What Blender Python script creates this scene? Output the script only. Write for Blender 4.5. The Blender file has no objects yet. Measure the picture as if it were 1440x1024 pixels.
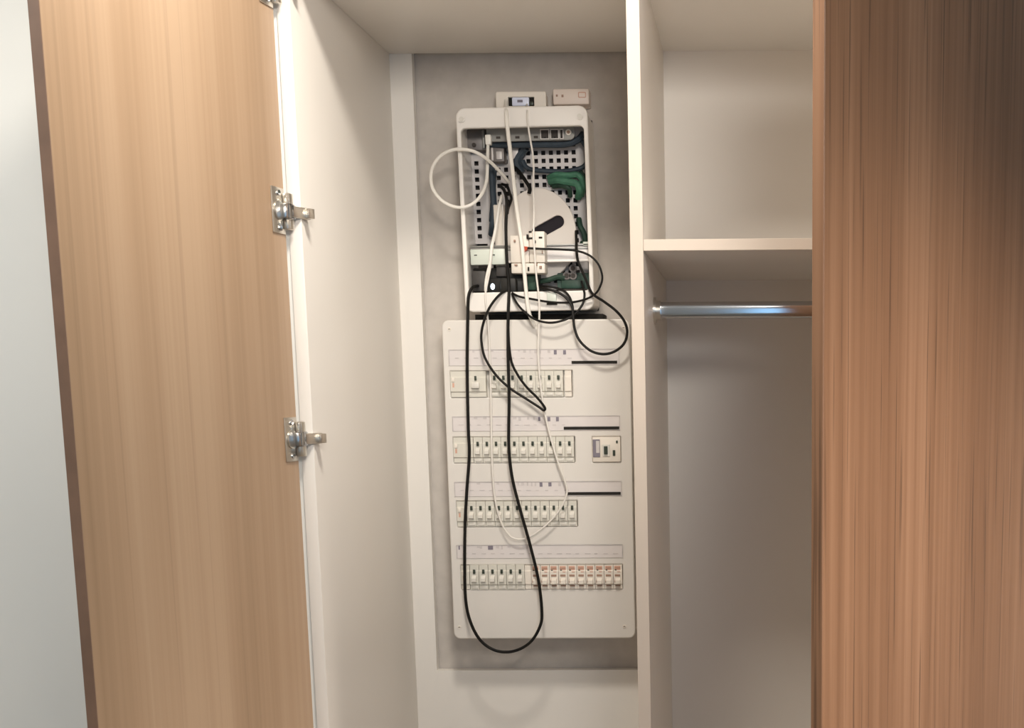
import bpy, bmesh, math, random
import numpy as np
from mathutils import Vector, Matrix

random.seed(7)
S = bpy.context.scene
COL = S.collection

# ------------------------------------------------------------------ camera
F = 1800.0
PCX, PCY = 1036.486, 815.735
PITCH, YAW, ROLL = (math.radians(a) for a in (8.4475, 0.6324, -0.3477))
CAM = np.array([0.0, -2.016, 1.5])


def cam_rows():
    cp, sp = math.cos(PITCH), math.sin(PITCH)
    cy, sy = math.cos(YAW), math.sin(YAW)
    cr, sr = math.cos(ROLL), math.sin(ROLL)
    B = np.array([[1, 0, 0], [0, 0, -1], [0, 1, 0]], float)
    Ry = np.array([[cy, sy, 0], [-sy, cy, 0], [0, 0, 1]])
    Rp = np.array([[1, 0, 0], [0, cp, -sp], [0, sp, cp]])
    Rr = np.array([[cr, -sr, 0], [sr, cr, 0], [0, 0, 1]])
    return Rr @ Rp @ B @ Ry


RM = cam_rows()
cam_data = bpy.data.cameras.new('camera')
cam_data.sensor_width = 36
cam_data.lens = F / 1440 * 36
cam_data.shift_x = (720 - PCX) / 1440
cam_data.shift_y = (PCY - 512) / 1440
cam_data.clip_start = 0.02
cam = bpy.data.objects.new('camera', cam_data)
COL.objects.link(cam)
cm = Matrix.Identity(4)
for i in range(3):
    cm[i][0] = RM[0][i]
    cm[i][1] = -RM[1][i]
    cm[i][2] = -RM[2][i]
    cm[i][3] = CAM[i]
cam.matrix_world = cm
S.camera = cam

# ------------------------------------------------------------------ light and exposure
S.view_settings.view_transform = 'Standard'
S.view_settings.look = 'None'
S.view_settings.gamma = 1
S.view_settings.use_curve_mapping = False
S.view_settings.exposure = -0.22
try:
    S.cycles.use_denoising = True
    S.cycles.max_bounces = 10
    S.cycles.diffuse_bounces = 6
except Exception:
    pass
W = bpy.data.worlds.new('world')
S.world = W
W.use_nodes = True
W.node_tree.nodes['Background'].inputs[0].default_value = (0.75, 0.85, 1.0, 1)
W.node_tree.nodes['Background'].inputs[1].default_value = 0.25


def area(name, loc, rot, sx, sy, power, col, shape='RECTANGLE', spread=180):
    d = bpy.data.lights.new(name, 'AREA')
    d.shape = shape
    d.size, d.size_y = sx, sy
    d.energy = power
    d.color = col
    d.spread = math.radians(spread)
    o = bpy.data.objects.new(name, d)
    o.location = loc
    o.rotation_euler = rot
    COL.objects.link(o)
    return o


CEIL = 2.5
# round warm ceiling lamp in front of the wardrobe, daylight through the window behind the camera
area('ceiling_light', (-0.31, -0.52, CEIL - 0.02), (0, 0, 0), 0.22, 0.22, 18.0, (1.0, 0.925, 0.82), 'DISK')
area('window_light', (0.52, -3.42, 1.5), (math.radians(90), 0, 0), 1.0, 1.1, 11.0, (0.32, 0.64, 1.0))


def fill_spot(loc, power, col, cone, blend, aim=None, radius=0.05):  # unseen spot added to shape the brightness, no fixture modelled
    d = bpy.data.lights.new('fill_spot', 'SPOT')
    d.energy = power
    d.color = col
    d.spot_size = math.radians(cone)
    d.spot_blend = blend
    d.shadow_soft_size = radius
    o = bpy.data.objects.new('fill_spot', d)
    o.location = loc
    if aim:
        o.rotation_euler = (Vector(aim) - Vector(loc)).to_track_quat('-Z', 'Y').to_euler()
    COL.objects.link(o)
    return o


fill_spot((0.46, -2.2, CEIL - 0.06), 80, (1.0, 0.90, 0.78), 60, 1.0, (-0.50, 0.0, 0.72), 0.25)  # added spot out of view, lifts the lower part of the doors
fill_spot((1.30, -1.40, CEIL - 0.08), 240, (1.0, 0.89, 0.78), 62, 1.0, (0.12, -0.30, 0.50), 0.1)  # added spot out of view, brightens the lower right door
fill_spot((0.30, -2.4, CEIL - 0.12), 190, (1.0, 0.93, 0.84), 36, 1.0, (-0.52, 0.38, 1.95), 0.25)  # added fill for the upper left compartment, no known lamp
fill_spot((-1.35, -1.1, CEIL - 0.02), 58, (1.0, 0.98, 0.93), 130, 0.9, (-1.2, -0.2, 0.7))  # added neutral fill for the white wall at left


# ------------------------------------------------------------------ helpers
def at(x, y, Y):
    d = RM.T @ np.array([(x - PCX) / F, (y - PCY) / F, 1.0])
    return Vector(CAM + d * (Y - CAM[1]) / d[1])


def rect(x0, y0, x1, y1, Y):
    a = at(x0, (y0 + y1) / 2, Y)
    b = at(x1, (y0 + y1) / 2, Y)
    c = at((x0 + x1) / 2, y0, Y)
    d = at((x0 + x1) / 2, y1, Y)
    return a.x, b.x, d.z, c.z


MATS = {}


def mat(name, col, rough=0.5, metal=0.0, spec=0.5, emit=None, noise=0.0, nscale=60, bump=0.0, coat=0.0):
    m = bpy.data.materials.new(name)
    m.use_nodes = True
    nt = m.node_tree
    b = nt.nodes['Principled BSDF']
    b.inputs['Base Color'].default_value = (*col, 1)
    b.inputs['Roughness'].default_value = rough
    b.inputs['Metallic'].default_value = metal
    b.inputs['Specular IOR Level'].default_value = spec
    b.inputs['Coat Weight'].default_value = coat
    if emit:
        b.inputs['Emission Color'].default_value = (*emit[0], 1)
        b.inputs['Emission Strength'].default_value = emit[1]
    if noise or bump:
        tc = nt.nodes.new('ShaderNodeTexCoord')
        n = nt.nodes.new('ShaderNodeTexNoise')
        n.inputs['Scale'].default_value = nscale
        n.inputs['Detail'].default_value = 5
        nt.links.new(tc.outputs['Object'], n.inputs['Vector'])
        if noise:
            r = nt.nodes.new('ShaderNodeValToRGB')
            r.color_ramp.elements[0].position = 0.3
            r.color_ramp.elements[1].position = 0.7
            r.color_ramp.elements[0].color = (*[c * (1 - noise) for c in col], 1)
            r.color_ramp.elements[1].color = (*[min(1, c * (1 + noise)) for c in col], 1)
            nt.links.new(n.outputs['Fac'], r.inputs['Fac'])
            nt.links.new(r.outputs['Color'], b.inputs['Base Color'])
        if bump:
            bp = nt.nodes.new('ShaderNodeBump')
            bp.inputs['Strength'].default_value = bump
            bp.inputs['Distance'].default_value = 0.002
            nt.links.new(n.outputs['Fac'], bp.inputs['Height'])
            nt.links.new(bp.outputs['Normal'], b.inputs['Normal'])
    MATS[name] = m
    return m


def wood(name, dark, mid, light, rough, streak=0.5, bands=9.0, seed=0.0, wb=0.55, pores=(260, 5.5, 0.60, 0.74)):
    """vertical-grain veneer: wide tone bands across the leaf, soft streaks, short dark pores"""
    m = bpy.data.materials.new(name)
    m.use_nodes = True
    nt = m.node_tree
    N, L = nt.nodes, nt.links
    b = N['Principled BSDF']
    b.inputs['Roughness'].default_value = rough
    tc = N.new('ShaderNodeTexCoord')

    def nz(sc, detail, scale=1.0, dist=0.0):
        mp = N.new('ShaderNodeMapping')
        mp.inputs['Location'].default_value = (seed, seed * 0.7, seed * 1.3)
        mp.inputs['Scale'].default_value = sc
        n = N.new('ShaderNodeTexNoise')
        n.inputs['Scale'].default_value = scale
        n.inputs['Detail'].default_value = detail
        n.inputs['Distortion'].default_value = dist
        L.new(tc.outputs['Object'], mp.inputs['Vector'])
        L.new(mp.outputs['Vector'], n.inputs['Vector'])
        return n.outputs['Fac']

    def mth(op, a, bb):
        q = N.new('ShaderNodeMath')
        q.operation = op
        for i, v in enumerate((a, bb)):
            if isinstance(v, (int, float)):
                q.inputs[i].default_value = v
            else:
                L.new(v, q.inputs[i])
        return q.outputs[0]

    band = nz((bands, bands, 0.25), 2)
    fine = nz((95, 95, 0.9), 4, 1.0, 0.3)
    pore = nz((pores[0], pores[0], pores[1]), 2)
    base = mth('ADD', mth('MULTIPLY', band, wb), mth('MULTIPLY', fine, 1 - wb))
    r = N.new('ShaderNodeValToRGB')
    e = r.color_ramp.elements
    e[0].position = 0.36
    e[1].position = 0.64
    e[0].color = (*dark, 1)
    e[1].color = (*light, 1)
    k = e.new(0.5)
    k.color = (*mid, 1)
    L.new(base, r.inputs['Fac'])
    pr = N.new('ShaderNodeValToRGB')
    pr.color_ramp.elements[0].position = pores[2]
    pr.color_ramp.elements[1].position = pores[3]
    pr.color_ramp.elements[0].color = (0, 0, 0, 1)
    pr.color_ramp.elements[1].color = (streak, streak, streak, 1)
    L.new(pore, pr.inputs['Fac'])
    mx = N.new('ShaderNodeMixRGB')
    mx.blend_type = 'MIX'
    mx.inputs['Color2'].default_value = (*[c * 0.45 for c in dark], 1)
    L.new(pr.outputs['Color'], mx.inputs['Fac'])
    L.new(r.outputs['Color'], mx.inputs['Color1'])
    L.new(mx.outputs['Color'], b.inputs['Base Color'])
    bp = N.new('ShaderNodeBump')
    bp.inputs['Strength'].default_value = 0.08
    bp.inputs['Distance'].default_value = 0.001
    L.new(fine, bp.inputs['Height'])
    L.new(bp.outputs['Normal'], b.inputs['Normal'])
    MATS[name] = m
    return m


mat('white_laminate', (0.82, 0.785, 0.735), 0.38, noise=0.015, nscale=3)
mat('edge_beige', (0.60, 0.515, 0.435), 0.45, noise=0.02, nscale=12)
mat('room_paint', (0.80, 0.80, 0.77), 0.8, noise=0.015, nscale=5, bump=0.05)
mat('bare_wall', (0.55, 0.505, 0.46), 0.9, noise=0.06, nscale=35, bump=0.25)
mat('floor_wood', (0.30, 0.25, 0.20), 0.5, noise=0.12, nscale=6)
mat('ceiling_paint', (0.82, 0.81, 0.78), 0.9, noise=0.01, nscale=8, bump=0.03)
mat('white_plastic', (0.82, 0.785, 0.74), 0.35, noise=0.01, nscale=20)
mat('board_plastic', (0.71, 0.675, 0.63), 0.35, noise=0.01, nscale=20)
mat('cream_plastic', (0.78, 0.72, 0.64), 0.4, noise=0.01, nscale=20)
mat('pink_plastic', (0.76, 0.66, 0.59), 0.4, noise=0.01, nscale=20)
mat('breaker_plastic', (0.655, 0.63, 0.56), 0.4, noise=0.02, nscale=40)
mat('lever_plastic', (0.71, 0.68, 0.62), 0.35, noise=0.01, nscale=40)
mat('toggle_dark', (0.035, 0.045, 0.03), 0.4, noise=0.05)
mat('label_paper', (0.685, 0.64, 0.625), 0.6, noise=0.03, nscale=25)
mat('print_ink', (0.20, 0.18, 0.22), 0.7, noise=0.1)
mat('faint_ink', (0.56, 0.52, 0.51), 0.7, noise=0.1)
mat('red_print', (0.62, 0.36, 0.27), 0.6, noise=0.08, nscale=120)
mat('brown_print', (0.35, 0.22, 0.16), 0.6, noise=0.1, nscale=120)
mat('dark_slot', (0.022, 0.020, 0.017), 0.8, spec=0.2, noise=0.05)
mat('grey_metal', (0.27, 0.265, 0.25), 0.4, 0.4, noise=0.05, nscale=15)
mat('dark_metal', (0.19, 0.17, 0.16), 0.45, 0.4, noise=0.06, nscale=15)
mat('plate_metal', (0.62, 0.58, 0.56), 0.45, 0.25, noise=0.03, nscale=20)
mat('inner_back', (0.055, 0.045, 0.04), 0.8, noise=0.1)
mat('black_cable', (0.008, 0.007, 0.006), 0.5, spec=0.2, noise=0.1)
mat('white_cable', (0.84, 0.81, 0.75), 0.4, noise=0.01)
mat('pale_cable', (0.75, 0.715, 0.665), 0.45, noise=0.01)
mat('blue_cable', (0.038, 0.053, 0.070), 0.5, spec=0.3, noise=0.15, nscale=80)
mat('green_cable', (0.065, 0.19, 0.12), 0.6, spec=0.3, noise=0.2, nscale=80)
mat('dark_green', (0.03, 0.065, 0.045), 0.6, spec=0.3, noise=0.2, nscale=80)
mat('board_green', (0.025, 0.065, 0.045), 0.5, noise=0.15, nscale=90)
mat('mint_plastic', (0.63, 0.67, 0.60), 0.35, noise=0.02, nscale=20)
mat('router_black', (0.016, 0.015, 0.013), 0.5, spec=0.3, noise=0.1, nscale=30)
mat('spool_white', (0.79, 0.73, 0.67), 0.45, noise=0.015, nscale=12)
mat('charcoal', (0.06, 0.055, 0.052), 0.5, spec=0.3, noise=0.15, nscale=60)
mat('dark_plum', (0.018, 0.014, 0.019), 0.6, spec=0.2, noise=0.05)
mat('red_plastic', (0.50, 0.07, 0.025), 0.4, noise=0.05)
mat('blue_white', (0.70, 0.74, 0.90), 0.35, noise=0.02)
mat('led_glow', (0.8, 0.9, 1.0), 0.3, emit=((0.75, 0.88, 1.0), 4.0), noise=0.01)
mat('steel', (0.62, 0.58, 0.52), 0.28, 0.9, noise=0.05, nscale=30)
mat('chrome', (0.52, 0.53, 0.55), 0.13, 1.0, noise=0.02, nscale=10)
mat('edge_brown', (0.20, 0.115, 0.075), 0.5, noise=0.12, nscale=25)
mat('glass', (0.9, 0.95, 1.0), 0.02, noise=0.01)
wood('light_oak', (0.355, 0.238, 0.148), (0.43, 0.292, 0.187), (0.50, 0.352, 0.235), 0.36, 0.16, 7.0, 3.1, 0.72, (90, 0.8, 0.62, 0.72))
wood('red_oak', (0.222, 0.108, 0.053), (0.278, 0.142, 0.074), (0.352, 0.190, 0.106), 0.5, 0.75, 12.0, 1.7, 0.55, (170, 2.6, 0.585, 0.70))


class MB:
    """collects shapes in one bmesh; build() links them as one mesh object"""

    def __init__(self):
        self.bm = bmesh.new()
        self.mats = []

    def mi(self, m):
        if m not in self.mats:
            self.mats.append(m)
        return self.mats.index(m)

    def _new(self, verts, faces, m, M=None):
        k = self.mi(m)
        vs = [self.bm.verts.new((M @ Vector(v)) if M else v) for v in verts]
        for f in faces:
            try:
                fc = self.bm.faces.new([vs[i] for i in f])
                fc.material_index = k
            except ValueError:
                pass
        return vs

    def box(self, x0, x1, y0, y1, z0, z1, m, bev=0.0, M=None, seg=2):
        t = bmesh.new()
        bmesh.ops.create_cube(t, size=1)
        for v in t.verts:
            v.co = Vector(((x0 + x1) / 2 + v.co.x * (x1 - x0), (y0 + y1) / 2 + v.co.y * (y1 - y0), (z0 + z1) / 2 + v.co.z * (z1 - z0)))
        if bev:
            bmesh.ops.bevel(t, geom=list(t.edges), offset=bev, segments=seg, affect='EDGES', profile=0.5)
        self.merge(t, m, M)
        return self

    def merge(self, t, m, M=None):
        t.verts.index_update()
        vs = [v.co.copy() for v in t.verts]
        fs = [[v.index for v in f.verts] for f in t.faces]
        t.free()
        self._new(vs, fs, m, M)

    def cyl(self, a, b, r, m, n=16, r2=None, cap=True, sx=1.0):
        a, b = Vector(a), Vector(b)
        d = (b - a).normalized()
        ref = Vector((0, 0, 1)) if abs(d.z) < 0.9 else Vector((1, 0, 0))
        u = d.cross(ref).normalized()
        w = u.cross(d).normalized()
        r2 = r if r2 is None else r2
        vs = []
        for p, rr in ((a, r), (b, r2)):
            for i in range(n):
                t = 2 * math.pi * i / n
                vs.append(p + (u * math.cos(t) * sx + w * math.sin(t)) * rr)
        fs = [(i, (i + 1) % n, n + (i + 1) % n, n + i) for i in range(n)]
        if cap:
            fs += [tuple(range(n))[::-1], tuple(range(n, 2 * n))]
        self._new(vs, fs, m)
        return self

    def prism(self, poly, axis, a, b, m):
        """poly is a list of 2-D points; axis 'x' takes (y,z), 'y' takes (x,z)"""
        n = len(poly)
        vs = []
        for q in (a, b):
            for p in poly:
                vs.append((q, p[0], p[1]) if axis == 'x' else (p[0], q, p[1]))
        fs = [(i, (i + 1) % n, n + (i + 1) % n, n + i) for i in range(n)]
        fs += [tuple(range(n)), tuple(range(n, 2 * n))]
        self._new(vs, fs, m)
        return self

    def plate(self, outline, holes, y0, y1, m, bev=0.0):
        """flat plate in XZ with holes, front face at y0 and back at y1"""
        cu = bpy.data.curves.new('t', 'CURVE')
        cu.dimensions = '2D'
        cu.fill_mode = 'BOTH'
        cu.extrude = max(1e-5, abs(y1 - y0) / 2 - bev)
        cu.bevel_depth = bev
        cu.bevel_resolution = 1
        cu.offset = -bev
        for pl in [outline] + holes:
            sp = cu.splines.new('POLY')
            sp.points.add(len(pl) - 1)
            for p, q in zip(sp.points, pl):
                p.co = (q[0], q[1], 0, 1)
            sp.use_cyclic_u = True
        o = bpy.data.objects.new('t', cu)
        COL.objects.link(o)
        bpy.context.view_layer.update()
        me = bpy.data.meshes.new_from_object(o.evaluated_get(bpy.context.evaluated_depsgraph_get()))
        bpy.data.objects.remove(o)
        bpy.data.curves.remove(cu)
        vs = [(v.co.x, (y0 + y1) / 2 - v.co.z, v.co.y) for v in me.vertices]
        fs = [tuple(p.vertices) for p in me.polygons]
        bpy.data.meshes.remove(me)
        self._new(vs, fs, m)
        return self

    def tube(self, pts, r, m, n=8):
        k = len(pts)
        rings = []
        t0 = (pts[1] - pts[0]).normalized()
        u = t0.cross(Vector((0.31, 0.83, 0.17))).normalized()
        for i in range(k):
            t = (pts[min(k - 1, i + 1)] - pts[max(0, i - 1)])
            if t.length < 1e-9:
                t = t0
            t = t.normalized()
            u = (u - t * u.dot(t)).normalized()
            w = t.cross(u)
            rings.append([pts[i] + (u * math.cos(2 * math.pi * j / n) + w * math.sin(2 * math.pi * j / n)) * r for j in range(n)])
            t0 = t
        vs = [v for q in rings for v in q]
        fs = []
        for i in range(k - 1):
            for j in range(n):
                fs.append((i * n + j, i * n + (j + 1) % n, (i + 1) * n + (j + 1) % n, (i + 1) * n + j))
        fs += [tuple(range(n))[::-1], tuple(range((k - 1) * n, k * n))]
        self._new(vs, fs, m)
        return self

    def build(self, name, parent=None, origin=None, smooth=True):
        bmesh.ops.recalc_face_normals(self.bm, faces=self.bm.faces)
        o3 = Vector(origin) if origin is not None else (parent_world(parent) if parent else Vector((0, 0, 0)))
        for v in self.bm.verts:
            v.co -= o3
        me = bpy.data.meshes.new(name)
        self.bm.to_mesh(me)
        self.bm.free()
        for q in self.mats:
            me.materials.append(MATS[q])
        if smooth:
            for p in me.polygons:
                p.use_smooth = True
            try:
                me.set_sharp_from_angle(angle=math.radians(35))
            except Exception:
                pass
        o = bpy.data.objects.new(name, me)
        COL.objects.link(o)
        if parent:
            o.parent = parent
            o.location = o3 - parent_world(parent)
        else:
            o.location = o3
        return o


def parent_world(p):
    v = Vector((0, 0, 0))
    while p:
        v = v + p.location
        p = p.parent
    return v


def child(o, parent):
    """parent a mesh built in world space under a nested part without moving it"""
    w = o.location.copy()
    o.parent = parent
    o.location = w - parent_world(parent)
    return o


def tag(o, label=None, cat=None, group=None, kind=None):
    for k, v in (('label', label), ('category', cat), ('group', group), ('kind', kind)):
        if v:
            o[k] = v
    return o


def thing(name, label, cat, loc, group=None):
    o = bpy.data.objects.new(name, None)
    o.empty_display_size = 0.05
    o.location = loc
    COL.objects.link(o)
    return tag(o, label, cat, group)


def rrect(x0, x1, z0, z1, r, n=6):
    out = []
    for cx, cz, a0 in ((x1 - r, z1 - r, 0), (x0 + r, z1 - r, 90), (x0 + r, z0 + r, 180), (x1 - r, z0 + r, 270)):
        for i in range(n + 1):
            t = math.radians(a0 + 90 * i / n)
            out.append((cx + r * math.cos(t), cz + r * math.sin(t)))
    return out


def oval(cx, cz, rx, rz, n=48):
    return [(cx + rx * math.cos(2 * math.pi * i / n), cz + rz * math.sin(2 * math.pi * i / n)) for i in range(n)]


def spline(ctrl, per=10):
    """Catmull-Rom through the control points"""
    P = [Vector(c) for c in ctrl]
    P = [P[0] * 2 - P[1]] + P + [P[-1] * 2 - P[-2]]
    out = []
    for i in range(1, len(P) - 2):
        a, b, c, d = P[i - 1], P[i], P[i + 1], P[i + 2]
        for k in range(per):
            t = k / per
            out.append(0.5 * ((2 * b) + (c - a) * t + (2 * a - 5 * b + 4 * c - d) * t * t + (3 * b - a - 3 * c + d) * t ** 3))
    out.append(P[-2])
    return out


def path(px, per=8):
    return spline([at(*p) for p in px], per)


def struct(name, mb, kind='structure', label=None):
    o = mb.build(name)
    o['kind'] = kind
    if label:
        o['label'] = label
    return o


# ------------------------------------------------------------------ room
XL, XDL, XDR, XR = -0.687, -0.183, -0.163, 0.457     # inner faces of the compartments
BACK, WALL = 0.544, 0.566
ZTOP, ZBOT = 2.139, 0.10
RX0, RX1, RY0 = -1.9, 1.75, -3.45

struct('floor', MB().box(RX0, RX1, RY0, 0.7, -0.05, 0, 'floor_wood'))
struct('ceiling', MB().box(RX0, RX1, RY0, 0.7, CEIL, CEIL + 0.05, 'ceiling_paint'))
struct('wall_back', MB().box(-0.715, 0.49, WALL, WALL + 0.12, 0, CEIL, 'bare_wall'))
# white wall flush with the wardrobe on its left and right and above it
struct('wall_left', MB().box(RX0, -0.7072, 0.003, WALL + 0.12, 0, CEIL, 'room_paint'))
struct('wall_right', MB().box(0.482, RX1, 0.006, WALL + 0.12, 0, CEIL, 'room_paint'))
struct('trim_1', MB().box(-0.711, 0.482, 0.006, WALL, 2.165, CEIL, 'room_paint'))
struct('wall_side_left', MB().box(RX0 - 0.1, RX0, RY0, 0.7, 0, CEIL, 'room_paint'))
struct('wall_side_right', MB().box(RX1, RX1 + 0.1, RY0, 0.7, 0, CEIL, 'room_paint'))
wf = MB()
wf.plate([(RX0, 0), (RX1, 0), (RX1, CEIL), (RX0, CEIL)], [[(-0.01, 0.93), (1.05, 0.93), (1.05, 2.07), (-0.01, 2.07)]], RY0, RY0 - 0.1, 'room_paint')
struct('wall_front', wf)

# ------------------------------------------------------------------ wardrobe
wd = thing('built_in_wardrobe', 'white built-in wardrobe with open wooden doors and a cut-out back', 'wardrobe', (-0.12, 0.27, 0))
T = 0.02
MB().box(XL - T, XL, 0, BACK, ZBOT - 0.02, ZTOP + T, 'white_laminate', 0.0008).build('side_panel', wd)
MB().box(XR, XR + T, 0, BACK, ZBOT - 0.02, ZTOP + T, 'white_laminate', 0.0008).build('side_panel', wd)
divider = MB().box(XDL, XDR, 0, BACK, ZBOT, ZTOP, 'white_laminate', 0.0008).build('divider', wd)
MB().box(XL, XR, 0, BACK, ZTOP, ZTOP + T, 'white_laminate', 0.0008).build('top_panel', wd)
MB().box(XL, XR, 0, BACK, ZBOT - T, ZBOT, 'white_laminate', 0.0008).build('bottom_panel', wd)
MB().box(XL, XR, 0.03, 0.05, 0, ZBOT - T, 'white_laminate', 0.0008).build('plinth', wd)
shelf = MB().box(XDR, XR, 0, BACK, 1.712, 1.729, 'white_laminate', 0.0008).build('shelf', wd)
child(MB().box(XDR + 0.0005, XR, -0.0012, 0.0, 1.712, 1.729, 'edge_beige', 0.0003, seg=1).build('edge_band', None, origin=(0.1, 0, 1.72)), shelf)
child(MB().box(XDL, XDR, -0.0012, 0.0, ZBOT, ZTOP, 'edge_beige', 0.0003, seg=1).build('edge_band', None, origin=(XDL, 0, 1.1)), divider)
CUTX, CUTZ = -0.644, 0.935
bp = MB()
bp.prism([(XL - T, ZBOT - T), (XR + T, ZBOT - T), (XR + T, ZTOP + T), (XDL + 0.008, ZTOP + T), (XDL + 0.008, CUTZ), (CUTX, CUTZ), (CUTX, ZTOP + T), (XL - T, ZTOP + T)], 'y', BACK, BACK + 0.018, 'white_laminate')
tag(bp.build('back_panel', wd, smooth=False), 'white back panel with a tall cut-out for the electrical boards')

# clothes rail
ry = 0.20
rl = rect(920, 425, 1143, 447, ry)
rz = (rl[2] + rl[3]) / 2
rail = MB()
prof = []
for i in range(40):
    t = 2 * math.pi * i / 40
    c_, s_ = math.cos(t), math.sin(t)
    prof.append((ry + 0.0075 * math.copysign(abs(c_) ** 0.62, c_), rz + 0.0140 * math.copysign(abs(s_) ** 0.8, s_)))
rail.prism(prof, 'x', XDR + 0.004, XR - 0.004, 'chrome')
rail = rail.build('clothes_rail', wd)
tag(rail, 'chrome hanging rail below the shelf')
for s, xx in ((1, XDR), (-1, XR)):
    b = MB()
    b.cyl((xx, ry, rz), (xx + s * 0.004, ry, rz), 0.022, 'steel', 20)
    b.cyl((xx + s * 0.004, ry, rz), (xx + s * 0.012, ry, rz), 0.0165, 'steel', 20)
    b.build('rail_bracket', rail)


# doors -------------------------------------------------------------
def leaf(hx, hy, ang, w, t, z0, z1, m_in, m_edge, label, side):
    """door leaf: origin on the hinge corner of the inner face; local x runs to the free edge, local +y*side is inward"""
    mb = MB()
    y0, y1 = (-t, 0) if side > 0 else (0, t)
    e = 0.0012
    mb.box(0, w - e, y0, y1, z0, z1, m_in, 0.0006, seg=1)
    mb.box(w - e, w, y0, y1, z0, z1, m_edge, 0.0005, seg=1)
    o = mb.build('door', None, origin=(0, 0, 0))
    o.parent = wd
    o.location = Vector((hx, hy, 0)) - wd.location
    o.rotation_euler = (0, 0, ang)
    tag(o, label)
    return o


AL = math.radians(7.6)
uL = Vector((-math.sin(AL), -math.cos(AL), 0))
nL = Vector((math.cos(AL), -math.sin(AL), 0))
HL = Vector((-0.7085, -0.010, 0))
DW = 0.535
dl = leaf(HL.x, HL.y, math.atan2(uL.y, uL.x), DW, 0.014, 0.09, 2.16, 'light_oak', 'edge_brown', 'light oak inner face of the left door, standing open', 1)


def to_local(P):
    q = Vector(P) - HL
    return q.x * uL.x + q.y * uL.y, q.x * nL.x + q.y * nL.y


def hinge(z):
    h = MB()
    h.box(0.004, 0.042, 0, 0.0025, z - 0.034, z + 0.034, 'steel', 0.0012)
    h.cyl((0.024, 0.0025, z), (0.024, 0.005, z), 0.0145, 'steel', 24)
    for k in (-1, 1):
        h.cyl((0.022, 0.0025, z + k * 0.026), (0.022, 0.0045, z + k * 0.026), 0.0042, 'chrome', 12)
        h.box(-0.002, 0.011, 0.0025, 0.014, z + k * 0.018 - 0.009, z + k * 0.018 + 0.009, 'steel', 0.0018)
    h.box(-0.005, 0.018, 0.004, 0.017, z - 0.0115, z + 0.0115, 'chrome', 0.003)
    # arm reaching to the mounting plate on the side panel
    a = Vector((0.004, 0.013, z))
    px_, py_ = to_local((XL + 0.007, 0.016, 0))
    b = Vector((px_, py_, z))
    d = (b - a)
    ln = d.length
    ax = d.normalized()
    ay = Vector((-ax.y, ax.x, 0))
    M = Matrix(((ax.x, ay.x, 0, a.x), (ax.y, ay.y, 0, a.y), (0, 0, 1, a.z), (0, 0, 0, 1)))
    h.box(0, ln, -0.004, 0.004, -0.0085, 0.0085, 'steel', 0.0015, M=M)
    h.box(ln * 0.78, ln * 0.88, -0.0046, 0.0046, -0.006, 0.006, 'dark_slot', 0.0008, M=M)
    h.box(ln * 0.7, ln + 0.001, -0.011, 0.0035, -0.0075, 0.0075, 'steel', 0.001, M=M)
    o = h.build('hinge', None, origin=(0, 0, 0))
    o.parent = dl
    o['label'] = 'steel hinge'
    return o


for zy in (-27, 296, 618):
    z = at(404, zy, -0.03).z
    hinge(z)

# right door: swung out about 54 degrees, showing its outer face and free edge
HR = Vector((0.460, -0.006, 0))
DWR = 0.645
PHI = math.radians(52.9)
uR = Vector((-math.cos(PHI), -math.sin(PHI), 0))
dr = leaf(HR.x, HR.y, math.atan2(uR.y, uR.x), DWR, 0.016, 0.09, 2.16, 'red_oak', 'red_oak', 'red-brown oak outer face of the right door, half open', -1)

# ------------------------------------------------------------------ distribution board
PY = 0.465
bx0, bx1, bz0, bz1 = -0.588, -0.229, 1.016, 1.635
board = thing('distribution_board', 'large white fuse board with four rows of breakers below the network cabinet', 'fuse board', ((bx0 + bx1) / 2, WALL, bz0))
MB().box(bx0 + 0.006, bx1 - 0.002, PY + 0.010, WALL, bz0 + 0.006, bz1 - 0.006, 'board_plastic', 0.006).build('housing', board)
ROWS = [  # devices: x0, x1, y0, y1 in the photograph; label strip; dark slot
    dict(dev=(634, 804.5, 522, 558), lab=(632, 870, 491, 514), slot=(804, 868, 507.5, 511.5), rcd=(634, 684), first=689.5, n=8, spare=(794.5, 804)),
    dict(dev=(638, 808, 615, 650), lab=(637, 871, 585, 606), slot=(793, 871, 600, 604), rcd=(638, 666), first=666.3, n=11, spare=None),
    dict(dev=(643, 811.5, 705, 740), lab=(640, 873.5, 677, 698), slot=(796, 873, 692, 696), rcd=(643, 657), first=657.4, n=12, spare=None),
    dict(dev=(649, 875, 795, 828), lab=(643, 875, 766, 785), slot=None, rcd=(649, 661), first=661.3, n=6, spare=(738.5, 747.5)),
]
holes = []
for r in ROWS:
    d = r['dev']
    X0, X1, Z0, Z1 = rect(d[0] - 0.6, d[2] - 0.6, d[1] + 0.6, d[3] + 0.6, PY)
    r['box'] = (X0, X1, Z0, Z1)
    holes.append(rrect(X0, X1, Z0, Z1, 0.001, 2))
mod = rect(833, 614, 873, 650, PY)
holes.append(rrect(*mod, 0.001, 2))
MB().plate(rrect(bx0, bx1, bz0, bz1, 0.013), holes, PY, PY + 0.010, 'board_plastic', 0.0025).build('front_plate', board)

PITCH_B = 12.85 / 727.5


def breaker_profile(h):
    k = h / 2
    return [(0.03, -k), (-0.0015, -k), (-0.0015, -k * 0.62), (-0.0042, -k * 0.56), (-0.0042, k * 0.50), (-0.0022, k * 0.58), (-0.0022, k), (0.03, k)]


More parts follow.
